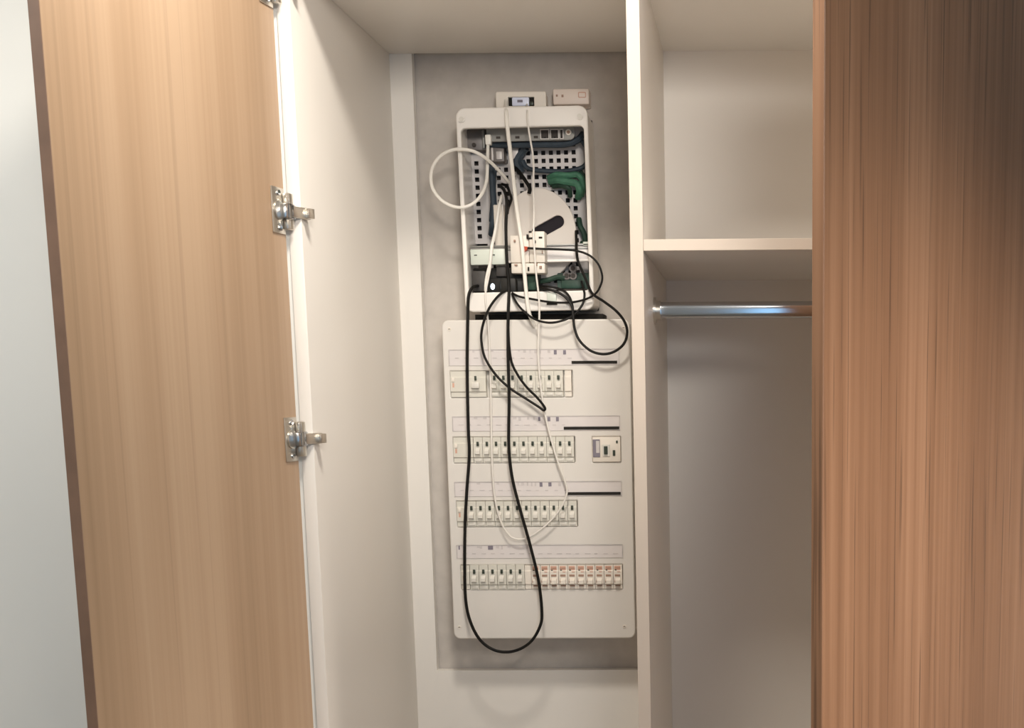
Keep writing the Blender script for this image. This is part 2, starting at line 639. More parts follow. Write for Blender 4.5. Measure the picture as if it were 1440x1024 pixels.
def breaker(name, w, h, mname, parent, cx, cz, face=True):
    b = MB()
    b.prism(breaker_profile(h), 'x', -w / 2 + 0.0003, w / 2 - 0.0003, mname)
    o = b.build(name, None, origin=(0, 0, 0), smooth=False)
    o.parent = parent
    o.location = Vector((cx, PY, cz)) - parent.location
    return o


def sub(name, mb, parent):
    o = mb.build(name, None, origin=(0, 0, 0))
    o.parent = parent
    return o


proto = None


def place(parent_obj, src, cx, cz):
    c = src.copy()
    COL.objects.link(c)
    c.parent = board
    c.location = Vector((cx, PY, cz)) - board.location
    for ch in list(src.children):
        q = ch.copy()
        COL.objects.link(q)
        q.parent = c
    return c


for ri, r in enumerate(ROWS):
    X0, X1, Z0, Z1 = r['box']
    cz = (Z0 + Z1) / 2
    h = (Z1 - Z0) - 0.001
    ymid = (r['dev'][2] + r['dev'][3]) / 2
    # residual-current device at the left end
    a, b = at(r['rcd'][0], ymid, PY).x, at(r['rcd'][1], ymid, PY).x
    o = breaker('residual_current_device', b - a, h, 'breaker_plastic', board, (a + b) / 2, cz)
    w = b - a
    sub('test_button', MB().box(-w / 2 + 0.003, -w / 2 + 0.0085, -0.0065, -0.002, 0.004, 0.013, 'cream_plastic', 0.001), o)
    pm = MB().box(-w / 2 + 0.004, -w / 2 + 0.0075, -0.0046, -0.0040, -0.006, 0.002, 'red_print')
    sub('print_mark', pm, o)
    if ri == 0:
        sub('indicator', MB().box(w / 2 - 0.0215, w / 2 - 0.0175, -0.0075, -0.004, 0.007, 0.0155, 'toggle_dark', 0.0008), o)
        sub('toggle', MB().box(w / 2 - 0.027, w / 2 - 0.012, -0.012, -0.004, -0.008, 0.003, 'lever_plastic', 0.0015), o)
    # single-pole breakers
    for i in range(r['n']):
        cx = at(r['first'] + 12.85 * (i + 0.5), ymid, PY).x
        if proto is None:
            proto = breaker('breaker', PITCH_B, h, 'breaker_plastic', board, cx, cz)
            lever = MB()
            lever.prism([(-0.0040, 0.0045), (-0.0115, -0.0015), (-0.0115, -0.0075), (-0.0040, -0.0095)], 'x', -0.0042, 0.0042, 'lever_plastic')
            sub('toggle', lever, proto)
            sub('indicator', MB().box(-0.0022, 0.0026, -0.0068, -0.004, 0.0075, 0.0160, 'toggle_dark', 0.0008), proto)
            sub('terminal_cover', MB().box(-0.0062, 0.0062, -0.0030, -0.001, -0.0225, -0.0165, 'lever_plastic', 0.0006), proto)
        else:
            place(None, proto, cx, cz)
    if r['spare']:
        a, b = at(r['spare'][0], ymid, PY).x, at(r['spare'][1], ymid, PY).x
        breaker('blanking_module', b - a, h, 'cream_plastic', board, (a + b) / 2, cz)

# red-printed breakers at the right of the lowest row
r = ROWS[3]
X0, X1, Z0, Z1 = r['box']
cz = (Z0 + Z1) / 2
rp = None
for i in range(10):
    cx = at(754.0 + 12.78 * i, 811, PY).x
    if rp is None:
        h = (Z1 - Z0) - 0.001
        rp = breaker('breaker', PITCH_B, h, 'cream_plastic', board, cx, cz)
        rp['label'] = 'breaker with red print'
        q = MB().box(-0.0066, 0.0052, -0.0028, -0.0020, 0.0135, 0.0215, 'red_print')
        q.box(-0.0060, -0.0022, -0.0034, -0.0020, 0.0105, 0.0150, 'toggle_dark', 0.0005)
        q.box(-0.0008, 0.0050, -0.0048, -0.0040, 0.0095, 0.0112, 'red_print')
        q.box(-0.0060, 0.0050, -0.0032, -0.0020, 0.0168, 0.0184, 'brown_print')
        sub('red_print', q, rp)
        q = MB().box(-0.0056, 0.0048, -0.0050, -0.0040, 0.0012, 0.0052, 'brown_print', 0.0004)
        sub('print_mark', q, rp)
        q = MB()
        q.prism([(-0.0040, -0.0020), (-0.0115, -0.0060), (-0.0115, -0.0125), (-0.0015, -0.0165)], 'x', -0.0050, 0.0048, 'cream_plastic')
        q.prism([(-0.0042, -0.0030), (-0.0122, -0.0062), (-0.0122, -0.0100), (-0.0042, -0.0105)], 'x', -0.0058, -0.0046, 'brown_print')
        q.box(-0.0050, 0.0048, -0.0050, -0.0015, -0.0180, -0.0162, 'brown_print')
        sub('toggle', q, rp)
    else:
        c = place(None, rp, cx, cz)

e = rect(668, 437.5, 848, 448, 0.50)  # black strip paints the deep shadow between cabinet and board
tag(MB().box(e[0], e[1], 0.500, WALL - 0.001, bz1 - 0.006, 1.6470, 'dark_slot', 0.0005).build('gap_shadow', board), 'black strip standing in for the shadow in the gap above the board')
# label strips with faint print, dark slots, screws, meter module
for ri, r in enumerate(ROWS):
    X0, X1, Z0, Z1 = rect(r['lab'][0], r['lab'][2], r['lab'][1], r['lab'][3], PY)
    ls = MB()
    ls.box(X0, X1, PY - 0.0012, PY + 0.001, Z0, Z1, 'label_paper', 0.0003, seg=1)
    ls.box(X0, X1, PY - 0.0022, PY + 0.001, Z1 - 0.0012, Z1, 'faint_ink')
    ls.box(X0 - 0.0012, X0, PY - 0.0022, PY + 0.001, Z0, Z1, 'faint_ink')
    ls.box(X1, X1 + 0.0012, PY - 0.0022, PY + 0.001, Z0, Z1, 'faint_ink')
    strip = ls.build('label_strip', board)
    pr = MB()
    marks = [
        [(666, 1.5, 0.5), (692, 2, .3), (730, 1.5, .2), (738, 2, .5), (746, 1.5, .6), (754, 2.5, .6), (760, 1, .7), (772, 2, .5), (781, 2, 1.0), (794, 2, 1.0)],
        [(669, 2.5, .3), (682, 2.5, .3), (724, 2.5, .4), (731, 1.8, .8), (743, 1.5, .5), (751, 1, .6), (758.5, 1.5, .9), (772, 2, 1.0), (784, 2, 1.0)],
        [(673, 2.5, .3), (700, 1.5, .3), (729, 1, .5), (735, 2, .5), (742, 1, .7), (748, 1, .8), (753, 1, .8), (761, 2, 1.0), (773.5, 2.2, .9), (787, 1.8, .8)],
        [(646, 1, .9), (673, 2, .4), (676.5, 1.5, .6), (690, 3.5, .9), (700, 2.2, .5), (706, 1.2, .8), (716, 2, .3), (741, 1.2, .7)],
    ][ri]
    y0 = r['lab'][2]
    for x, hw, s in marks:
        m = 'print_ink' if s >= 0.9 else 'faint_ink'
        xa, xb, za, zb = rect(x - hw, y0 + 1.5, x + hw, y0 + 2.5 + 5 * s, PY)
        pr.box(xa, xb, PY - 0.0018, PY - 0.0008, za, zb, m)
    for k in range(17):
        x = r['lab'][0] + 8 + k * 13.2
        if x > r['lab'][1] - 8 or (r['slot'] and x > r['slot'][0]):
            continue
        xa, xb, za, zb = rect(x, y0 + 12, x + random.uniform(4, 8), y0 + 13.2, PY)
        pr.box(xa, xb, PY - 0.0018, PY - 0.0008, za, zb, 'faint_ink')
    child(pr.build('label_print', None, origin=parent_world(board)), strip)
    if r['slot']:
        s = r['slot']
        X0, X1, Z0, Z1 = rect(s[0], s[2], s[1], s[3], PY)
        MB().box(X0, X1, PY - 0.0026, PY + 0.004, Z0, Z1, 'dark_slot').build('label_slot', board)
for sx, sy in ((632, 463), (877, 461), (646, 882), (878, 881)):
    c = at(sx, sy, PY)
    b = MB()
    b.cyl((c.x, PY + 0.001, c.z), (c.x, PY - 0.0012, c.z), 0.0034, 'cream_plastic', 14)
    b.box(c.x - 0.002, c.x + 0.002, PY - 0.0016, PY - 0.001, c.z - 0.0005, c.z + 0.0005, 'dark_slot')
    b.build('screw', board)
X0, X1, Z0, Z1 = mod
mm = MB()
mm.box(X0 + 0.0006, X1 - 0.0006, PY - 0.003, PY + 0.03, Z0 + 0.0006, Z1 - 0.0006, 'cream_plastic', 0.001)
mo = tag(mm.build('control_module', board), 'module with dark window and black switch')


def onboard(name, x0, y0, x1, y1, front, m, parent, bev=0.0006, back=0.002):
    a, b, c, d = rect(x0, y0, x1, y1, PY)
    q = MB().box(a, b, PY - front, PY - back, c, d, m, bev, seg=1)
    o = q.build(name, None, origin=parent_world(board))
    o.parent = parent
    o.location = parent_world(board) - parent_world(parent)
    return o


onboard('display_window', 834, 618, 844, 643, 0.0045, 'print_ink', mo)
onboard('display_glass', 838.5, 620, 843.5, 637, 0.0052, 'faint_ink', mo)
onboard('switch_surround', 847.5, 625, 858, 642, 0.0048, 'lever_plastic', mo)
onboard('switch', 849.8, 627.5, 854.8, 639, 0.0085, 'toggle_dark', mo)
onboard('button', 862, 633, 865.5, 641, 0.0050, 'toggle_dark', mo)
onboard('button', 866.5, 619.5, 869, 623.5, 0.0045, 'toggle_dark', mo)

# ------------------------------------------------------------------ network cabinet
CY = 0.450
cab = thing('network_cabinet', 'open white network cabinet with perforated plate, above the large fuse board', 'cabinet', (-0.418, WALL, 1.648))
cx0, cx1, cz0, cz1 = -0.5385, -0.2935, 1.650, 2.021
op = rect(651.5, 178.5, 829.5, 410, CY)
ox0, ox1, oz0, oz1 = cx0 + 0.0085, cx1 - 0.0085, op[2], op[3]
fr = MB()
fr.plate(rrect(cx0, cx1, cz0, cz1, 0.017), [rrect(ox0, ox1, oz0, oz1, 0.008)], CY, CY + 0.012, 'white_plastic', 0.003)
fr.build('front_frame', cab)
hs = MB()
hs.plate(rrect(cx0 + 0.003, cx1 - 0.003, cz0 + 0.003, cz1 - 0.003, 0.014), [rrect(cx0 + 0.006, cx1 - 0.006, cz0 + 0.02, cz1 - 0.02, 0.011)], CY + 0.012, WALL - 0.004, 'white_plastic')
hs.build('housing', cab)
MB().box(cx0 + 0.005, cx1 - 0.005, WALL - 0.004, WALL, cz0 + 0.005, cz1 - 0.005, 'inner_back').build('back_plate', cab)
for sx, sy in ((653, 167), (819, 165)):
    c = at(sx, sy, CY)
    b = MB().cyl((c.x, CY + 0.001, c.z), (c.x, CY - 0.003, c.z), 0.0062, 'white_plastic', 18)
    b.cyl((c.x, CY - 0.003, c.z), (c.x, CY - 0.0045, c.z), 0.0045, 'lever_plastic', 18)
    b.build('screw_cap', cab)
# latch clip on the lower border
a, b_, c, d = rect(770, 412, 783, 427, CY)
lt = MB().box(a, b_, CY - 0.005, CY + 0.002, c, d, 'mint_plastic', 0.001)
lt.box(a - 0.001, b_ + 0.001, CY - 0.0055, CY, c - 0.003, c + 0.0005, 'dark_slot', 0.0004)
tag(lt.build('latch', cab), 'pale green latch clip')

PLY = 0.545


def perforated(name, x_edges, z_edges, hole_x, hole_z, hw, hh, m, skip=()):
    """plate with square holes centred on hole_x by hole_z"""
    xs = sorted(set([x_edges[0], x_edges[1]] + [round(v, 6) for h in hole_x for v in (h - hw, h + hw)]))
    zs = sorted(set([z_edges[0], z_edges[1]] + [round(v, 6) for h in hole_z for v in (h - hh, h + hh)]))
    b = MB()
    for yy in (PLY, PLY + 0.0015):
        idx = {}
        vs, fs = [], []
        for i, x in enumerate(xs):
            for j, z in enumerate(zs):
                idx[i, j] = len(vs)
                vs.append((x, yy, z))
        for i in range(len(xs) - 1):
            for j in range(len(zs) - 1):
                mx, mz = (xs[i] + xs[i + 1]) / 2, (zs[j] + zs[j + 1]) / 2
                if any(abs(mx - h) < hw * 0.9 for h in hole_x) and any(abs(mz - h) < hh * 0.9 for h in hole_z):
                    continue
                fs.append((idx[i, j], idx[i + 1, j], idx[i + 1, j + 1], idx[i, j + 1]))
        b._new(vs, fs, m)
    return b


def cx_at(x, y=280):
    return at(x, y, PLY).x


hx = [cx_at(v) for v in [694.4 + 10.62 * k for k in range(12)]]
hz = [at(740, 193 + 11.25 * k, PLY).z for k in range(19)]
e = rect(685.5, 180, 826, 408, PLY)
perforated('mounting_plate', (e[0], e[1]), (e[2], e[3]), hx, hz, 0.0040, 0.0042, 'plate_metal').build('mounting_plate', cab, smooth=False)
hx1 = [cx_at(674.5)]
hz1 = [at(674, 228.7 + 11.4 * k, PLY).z for k in range(10)]
e = rect(666, 205, 685, 342, PLY)
perforated('side_rail', (e[0], e[1]), (e[2], e[3]), hx1, hz1, 0.0042, 0.0042, 'plate_metal').build('side_rail', cab, smooth=False)
e = rect(651, 212, 666, 345, PLY)
MB().box(e[0] - 0.004, e[1], PLY + 0.004, PLY + 0.008, e[2], e[3], 'grey_metal').build('side_plate', cab)

# top bracket and patch panel
e = rect(652, 181, 687, 211, 0.52)
b = MB().box(e[0] - 0.004, e[1], 0.515, 0.545, e[2], e[3], 'dark_metal', 0.002)
c = at(670, 203, 0.515)
b.cyl((c.x, 0.516, c.z), (c.x, 0.512, c.z), 0.004, 'inner_back', 12)
b.box(e[1] - 0.006, e[1] - 0.001, 0.509, 0.516, e[2] + 0.002, e[3] - 0.004, 'grey_metal', 0.001)
tag(b.build('bracket', cab), 'dark metal bracket')
e = rect(688, 175, 812, 199, 0.50)
pp = MB()
pp.plate(rrect(e[0], e[1], e[2], e[3], 0.010), [], 0.495, 0.500, 'grey_metal', 0.001)
pp.box(e[0] + 0.004, e[1] - 0.02, 0.500, 0.53, e[2] + 0.003, e[3] - 0.002, 'dark_metal')
for x in (704, 731, 757):
    c = at(x, 193, 0.495)
    pp.box(c.x - 0.004, c.x + 0.004, 0.4942, 0.4955, c.z - 0.0022, c.z + 0.0022, 'inner_back')
pp = pp.build('patch_panel', cab)
c = at(803, 187, 0.495)
q = MB().cyl((c.x, 0.4955, c.z), (c.x, 0.4925, c.z), 0.0055, 'cream_plastic', 14)
q.cyl((c.x, 0.4925, c.z), (c.x, 0.4918, c.z), 0.003, 'brown_print', 10)
child(q.build('screw', None, origin=parent_world(cab)), pp)
for x0, x1 in ((764.5, 775), (778.5, 788.5), (791.5, 795)):
    a, b_, c, d = rect(x0, 183.5, x1, 195.5, 0.495)
    q = MB()
    q.plate(rrect(a - 0.0015, b_ + 0.0015, c - 0.0015, d + 0.0015, 0.0008, 2), [rrect(a, b_, c, d, 0.0005, 2)], 0.4915, 0.4955, 'plate_metal')
    q.box(a, b_, 0.4946, 0.4956, c, d, 'inner_back')
    q.box((a * 2 + b_) / 3, (a + b_ * 2) / 3, 0.4935, 0.495, c, c + 0.003, 'router_black')
    child(q.build('port', None, origin=parent_world(cab)), pp)
e = rect(692, 207, 712, 229, 0.53)
q = MB().box(e[0], e[1] + 0.003, 0.515, 0.543, e[2], e[3], 'dark_metal', 0.002)
q.box(e[0] + 0.006, e[0] + 0.010, 0.511, 0.516, e[2] + 0.002, e[3] - 0.003, 'plate_metal', 0.001)
q.box(e[1] - 0.012, e[1] - 0.001, 0.512, 0.516, e[2] + 0.004, e[3] - 0.010, 'plate_metal', 0.001)
tag(q.build('cable_clamp', cab), 'dark metal cable clamp')
for y in (208, 223):
    c = at(731, y, 0.53)
e = rect(722, 208, 733, 224, 0.53)
MB().box(e[0], e[1], 0.524, 0.543, e[2], e[3], 'plate_metal', 0.002).build('cable_clip', cab)

# horizontal rail across the cabinet with its end module
RY = 0.482
e = rect(663, 344.5, 831, 369.5, RY)
rb = MB()
rb.box(e[0], e[1], RY, RY + 0.004, e[2], e[3], 'plate_metal', 0.0008)
rb.box(e[0], e[1], RY - 0.003, RY + 0.001, e[2], e[2] + 0.0045, 'white_plastic', 0.0008)
rb.box(e[0], e[1], RY - 0.004, RY + 0.001, e[3] - 0.0035, e[3], 'grey_metal', 0.0008)
rb.box(e[0], e[1], RY - 0.0015, RY + 0.001, e[3] - 0.010, e[3] - 0.006, 'grey_metal', 0.0005)
rl_ = rb.build('rail', cab)
e = rect(662.5, 349.5, 711.5, 371.5, 0.470)
q = MB().box(e[0], e[1], 0.470, RY, e[2], e[3], 'mint_plastic', 0.0015)
mo2 = tag(q.build('end_module', cab), 'pale green terminal module')
for x in (670, 695):
    c = at(x, 358, 0.470)
    s = MB().cyl((c.x, 0.4705, c.z), (c.x, 0.4692, c.z), 0.0032, 'mint_plastic', 12)
    s.box(c.x - 0.0028, c.x + 0.0028, 0.4688, 0.4695, c.z - 0.0009, c.z + 0.0009, 'dark_slot')
    child(s.build('screw', None, origin=parent_world(cab)), mo2)
e = rect(821, 341, 831.5, 347, 0.478)
MB().box(e[0], e[1], 0.478, RY, e[2], e[3], 'mint_plastic', 0.001).build('rail_end', cab)
# white trunking to the left of the spool
e = rect(697, 284, 712, 389, 0.50)
q = MB()
q.box(e[0], e[1], 0.500, 0.512, e[2], e[3] - 0.004, 'cream_plastic', 0.002)
q.box(e[1] - 0.003, e[1], 0.494, 0.501, e[2], e[3] - 0.004, 'white_plastic', 0.001)
tag(q.build('cable_duct', cab), 'white cable duct')
# tilt of the whole cabinet (it hangs about one degree off plumb)
cab.rotation_euler = (0, math.radians(-0.8), 0)

# circuit board in the cabinet's lower right corner
pcb = thing('circuit_board', 'dark green circuit board in the lower right corner of the network cabinet', 'circuit board', at(806, 408, 0.515))
e = rect(784, 384, 829, 408, 0.515)
MB().plate(rrect(e[0], e[1], e[2], e[3], 0.003), [], 0.512, 0.515, 'board_green').build('board', pcb)
for x, y in ((797, 388), (806, 388), (806, 377.5)):
    c = at(x, y, 0.51)
    q = MB().cyl((c.x, 0.512, c.z), (c.x, 0.508, c.z), 0.0075, 'dark_metal', 16)
    q.cyl((c.x, 0.508, c.z), (c.x, 0.5075, c.z), 0.0046, 'inner_back', 16)
    q.build('socket', pcb)
e = rect(790, 394, 822, 406, 0.512)
MB().box(e[0], e[1], 0.506, 0.512, e[2], e[3], 'board_green', 0.0015).build('chip', pcb)
e = rect(786, 407, 826, 409.5, 0.512)
MB().box(e[0], e[1], 0.500, 0.515, e[2], e[3], 'inner_back', 0.0006).build('connector_strip', pcb)

# fibre spool disc
sp = thing('fibre_spool', 'large white oval fibre spool with a slanted dark slot, inside the network cabinet', 'cable spool', at(757, 391, 0.52))
cc = at(758, 330, 0.515)
RXs, RZs = 51.5 / 711, 61.5 / 711
s0, s1 = at(756, 328, 0.515), at(785, 312, 0.515)
dv = (s1 - s0)
dv.y = 0
dn = dv.normalized()
pn = Vector((-dn.z, 0, dn.x))
sr = 8.2 / 711
slot = []
for i in range(11):
    t = math.radians(-90 + 18 * i)
    p = s1 + dn * (math.cos(t) * sr) + pn * (math.sin(t) * sr)
    slot.append((p.x, p.z))
for i in range(11):
    t = math.radians(90 + 18 * i)
    p = s0 + dn * (math.cos(t) * sr) + pn * (math.sin(t) * sr)
    slot.append((p.x, p.z))
MB().plate(oval(cc.x, cc.z, RXs, RZs, 64), [slot], 0.512, 0.518, 'spool_white', 0.0015).build('disc', sp)
b = MB().plate(oval(cc.x, cc.z, RXs * 0.8, RZs * 0.8, 40), [], 0.519, 0.538, 'dark_plum')
b.build('hub', sp)
MB().plate(oval(cc.x, cc.z, RXs * 0.97, RZs * 0.97, 64), [], 0.538, 0.542, 'spool_white', 0.001).build('rear_disc', sp)

# fibre outlet with two sockets in front of the rail
fo = thing('fibre_outlet', 'small white fibre outlet with a red plug, in front of the white spool', 'outlet', at(742, 386, 0.47))
FY = 0.455
e = rect(717.5, 331, 744, 369.5, FY)
MB().box(e[0], e[1], FY, RY - 0.001, e[2], e[3], 'cream_plastic', 0.002).build('left_cover', fo)
e = rect(744.5, 325.5, 766.5, 369.5, FY)
rc = MB().box(e[0], e[1], FY - 0.003, RY - 0.001, e[2], e[3], 'cream_plastic', 0.002).build('right_cover', fo)
e = rect(719, 370.2, 766.5, 384.5, FY)
MB().box(e[0], e[1], FY - 0.001, RY + 0.006, e[2], e[3], 'cream_plastic', 0.002).build('base', fo)
for i, (x, y, w, h, m) in enumerate(((724, 339, 2.5, 3, 'brown_print'), (742, 333, 2.5, 6, 'dark_slot'), (745.5, 335.5, 7, 2.5, 'dark_slot'), (760.5, 334.5, 5, 2.5, 'dark_slot'), (753, 340.5, 2, 4, 'dark_slot'),
                                     (726, 373, 4, 2, 'brown_print'), (743.5, 378.5, 2.2, 5.5, 'dark_slot'), (755, 372.5, 2, 3.5, 'brown_print'), (760.5, 376, 3.5, 3.5, 'brown_print'), (763, 355, 1.3, 5, 'brown_print'), (733.5, 333.5, 2, 5, 'faint_ink'), (746, 326.5, 4, 2.5, 'dark_slot'))):
    e = rect(x - w / 2, y - h / 2, x + w / 2, y + h / 2, FY)
    MB().box(e[0], e[1], FY - 0.0042, FY + 0.001, e[2], e[3], m, 0.0002, seg=1).build('port_opening', fo)
pa, pb_, pc = at(733.5, 346.5, FY), at(744, 348, FY), at(735.5, 357, FY)
q = MB().prism([(pa.x, pa.z), (pb_.x, pb_.z), (at(742, 352, FY).x, at(742, 352, FY).z), (pc.x, pc.z), (at(733.5, 355, FY).x, at(733.5, 355, FY).z)], 'y', FY - 0.010, FY, 'red_plastic')
tag(q.build('plug', fo, smooth=False), 'red plug')

# router
ro = thing('router', 'black router with a glowing white light, at the bottom of the network cabinet', 'router', at(708, 410, 0.49))
e = rect(664, 374, 757, 411, 0.478)
bx = MB()
bx.box(e[0], e[1], 0.486, 0.535, e[2], e[3] - 0.003, 'router_black', 0.003)
bx.build('body', ro)
e = rect(664, 381, 682.5, 410, 0.474)
MB().box(e[0], e[1], 0.474, 0.487, e[2], e[3], 'charcoal', 0.002).build('side_cover', ro)
e = rect(683, 391, 739, 411, 0.470)
MB().box(e[0], e[1], 0.472, 0.487, e[2], e[3], 'router_black', 0.002).build('front_cover', ro)
e = rect(697.5, 374, 712, 389, 0.478)
q = MB().box(e[0], e[1], 0.478, 0.487, e[2], e[3], 'charcoal', 0.002)
q.build('socket', ro)
e = rect(742, 387, 754, 408, 0.478)
MB().box(e[0], e[1], 0.476, 0.487, e[2], e[3], 'dark_green', 0.002).build('socket', ro)
c = at(692.5, 403, 0.470)
t = bmesh.new()
bmesh.ops.create_uvsphere(t, u_segments=16, v_segments=10, radius=1)
for v in t.verts:
    v.co = Vector((c.x + v.co.x * 0.0040, 0.472 + v.co.y * 0.003, c.z + v.co.z * 0.0058))
q = MB()
q.merge(t, 'led_glow')
tag(q.build('indicator_light', ro), 'glowing white status light')
# black cable gland where the two long cables leave
e = rect(704, 391, 727, 413, 0.46)
MB().box(e[0], e[1], 0.452, 0.472, e[2], e[3], 'router_black', 0.005).build('cable_gland', ro)

# ------------------------------------------------------------------ boxes above the cabinet
so = thing('socket_box', 'white wall socket box with a pale blue insert, on the wall above the network cabinet', 'socket box', at(732, 149, WALL))
e = rect(697, 128.5, 768, 152, 0.527)
hole = rect(714.5, 136.5, 751, 149, 0.527)
MB().plate(rrect(e[0], e[1], e[2], e[3], 0.004), [rrect(hole[0], hole[1], hole[2], hole[3], 0.001, 2)], 0.527, 0.535, 'cream_plastic', 0.0015).build('cover', so)
MB().box(e[0] + 0.002, e[1] - 0.002, 0.540, WALL, e[2] + 0.002, e[3] - 0.002, 'cream_plastic', 0.002).build('base', so)
MB().box(hole[0] - 0.004, hole[1] + 0.004, 0.5345, 0.5405, hole[2] - 0.002, hole[3] + 0.002, 'dark_slot').build('inner_tray', so)
e = rect(720, 136.8, 744, 149, 0.529)
q = MB().box(e[0], e[1], 0.528, 0.536, e[2], e[3], 'blue_white', 0.0015)
tag(q.build('insert', so), 'pale blue socket insert')
e = rect(727.5, 140.5, 735, 144, 0.528)
MB().box(e[0], e[1], 0.5272, 0.5285, e[2], e[3], 'print_ink', 0.0003).build('port_opening', so)
e = rect(744, 143, 750, 148, 0.53)
MB().box(e[0], e[1], 0.529, 0.536, e[2], e[3], 'toggle_dark', 0.001).build('port_opening', so)

sb = thing('junction_box', 'small pinkish white junction box at the upper right of the network cabinet', 'junction box', at(803, 147, WALL))
e = rect(777.5, 124.5, 828.5, 147, 0.53)
MB().box(e[0], e[1], 0.53, 0.555, e[2], e[3], 'pink_plastic', 0.003).build('cover', sb)
MB().box(e[0] + 0.001, e[1] - 0.001, 0.555, WALL, e[2] - 0.001, e[3] - 0.001, 'pink_plastic', 0.002).build('base', sb)
for x, y, w, h in ((783, 134.5, 2.5, 3), (791, 135, 3, 3.6)):
    e = rect(x - w / 2, y - h / 2, x + w / 2, y + h / 2, 0.53)
    MB().box(e[0], e[1], 0.5292, 0.531, e[2], e[3], 'brown_print', 0.0003).build('hole', sb)
e = rect(813, 129.5, 824, 137.5, 0.53)
q = MB().plate(rrect(e[0], e[1], e[2], e[3], 0.002), [rrect(e[0] + 0.0015, e[1] - 0.0015, e[2] + 0.0015, e[3] - 0.0015, 0.001)], 0.5294, 0.5305, 'red_print')
q.build('printed_square', sb)

# ------------------------------------------------------------------ cables
def cable(name, pts, r, m, label, cat='cable', group=None, per=8):
    P = path(pts, per)
    o = MB().tube(P, r, m).build(name, None, origin=P[0])
    group = group or {'patch_cable': 'thin black cables around the network cabinet', 'network_cable': 'white cables on the network cabinet', 'data_cable': 'dark blue cables inside the network cabinet', 'earth_wire': 'green wires inside the network cabinet'}.get(name)
    return tag(o, label, cat, group)


cable('power_cable', [(672, 402, .468), (664, 405, .442), (658.8, 418, .434), (657.8, 450, .433), (657, 520, .434), (658.5, 600, .434), (660, 640, .434), (656.5, 690, .434), (654, 740, .435), (653.5, 800, .437), (655, 845, .438),
                      (662, 876, .438), (676, 901, .437), (697, 915, .436), (722, 916, .435), (745, 904, .435), (759, 882, .435), (762, 860, .435), (757, 815, .435), (745, 765, .435), (731, 715, .434), (720, 670, .434), (715.5, 625, .433), (716, 560, .432), (714.5, 500, .432), (714.5, 450, .433), (715.5, 420, .438), (716, 404, .445), (715, 390, .446),
                      (712.5, 360, .444), (711.5, 320, .444), (712.5, 285, .45), (709, 268, .47), (703, 261, .50)], 0.0030, 'black_cable', 'thick black cable hanging in the longest loop, below the fuse board')
cable('patch_cable', [(711, 409, .449), (703, 414, .443), (692, 427, .437), (684, 442, .434), (678, 462, .434), (677, 480, .434), (682, 503, .434), (697, 527, .435), (717, 546, .436), (740, 561, .437), (757, 572, .438), (764.5, 577, .438), (766, 573, .437), (755, 559, .436), (741, 545, .435), (729, 529, .434), (720, 511, .434), (716.3, 490, .433), (714.8, 465, .437)],
      0.0024, 'black_cable', 'thin black cable in a narrow slanted loop, across the top breaker row')
cable('patch_cable', [(742, 349, .443), (760, 350, .441), (790, 351, .44), (812, 353, .438), (830, 360, .434), (842, 373, .432), (847, 390, .432), (843, 405, .433), (835, 415, .436), (820, 422, .44), (800, 425.5, .441), (775, 425, .441), (750, 421, .441), (730, 417, .442), (720, 412, .448)],
      0.0021, 'black_cable', 'thin black cable bulging right of the network cabinet from the red plug')
cable('patch_cable', [(810, 325, .498), (810.5, 340, .470), (811, 355, .452), (813, 368, .450), (819, 382, .450), (826, 398, .447), (833, 413, .438), (849, 424, .434), (866, 437, .432), (878, 452, .432), (882, 468, .432), (877, 484, .433), (863, 495, .434), (847, 498, .434), (830, 493, .434), (815, 479, .434), (808, 462, .434), (806, 444, .435), (804, 430, .437), (795, 418, .44), (783, 410.5, .441), (770, 407, .443), (758, 405, .455)],
      0.0026, 'black_cable', 'black cable in a round loop, over the upper right corner of the fuse board')
cable('patch_cable', [(720, 413, .448), (723, 420, .442), (731, 432, .438), (744, 444, .436), (757, 451, .435), (774, 454, .434), (791, 451, .434), (804, 445, .436), (813, 437, .437), (820, 426, .44), (822, 414, .445), (820, 405, .458), (818, 396, .49)],
      0.0022, 'black_cable', 'thin black cable sagging below the network cabinet, across the gap between both boards')
cable('patch_cable', [(757, 403, .468), (770, 403, .452), (782, 405, .45), (793, 409, .446), (801, 418, .442), (805, 430, .4395), (806, 440, .4385)], 0.0022, 'black_cable', 'short black cable curving below the green circuit board')
cable('patch_cable', [(722, 233, .53), (731, 243, .515), (740, 256, .505), (745, 265, .502), (744, 272, .505)], 0.0036, 'black_cable', 'short thick black cable slanting down to the top of the white spool')
cable('patch_cable', [(706, 259, .52), (713, 262, .505), (717, 272, .50), (719, 280, .503), (715, 292, .498), (713.5, 300, .47)], 0.0026, 'black_cable', 'short hooked black cable left of the white spool')

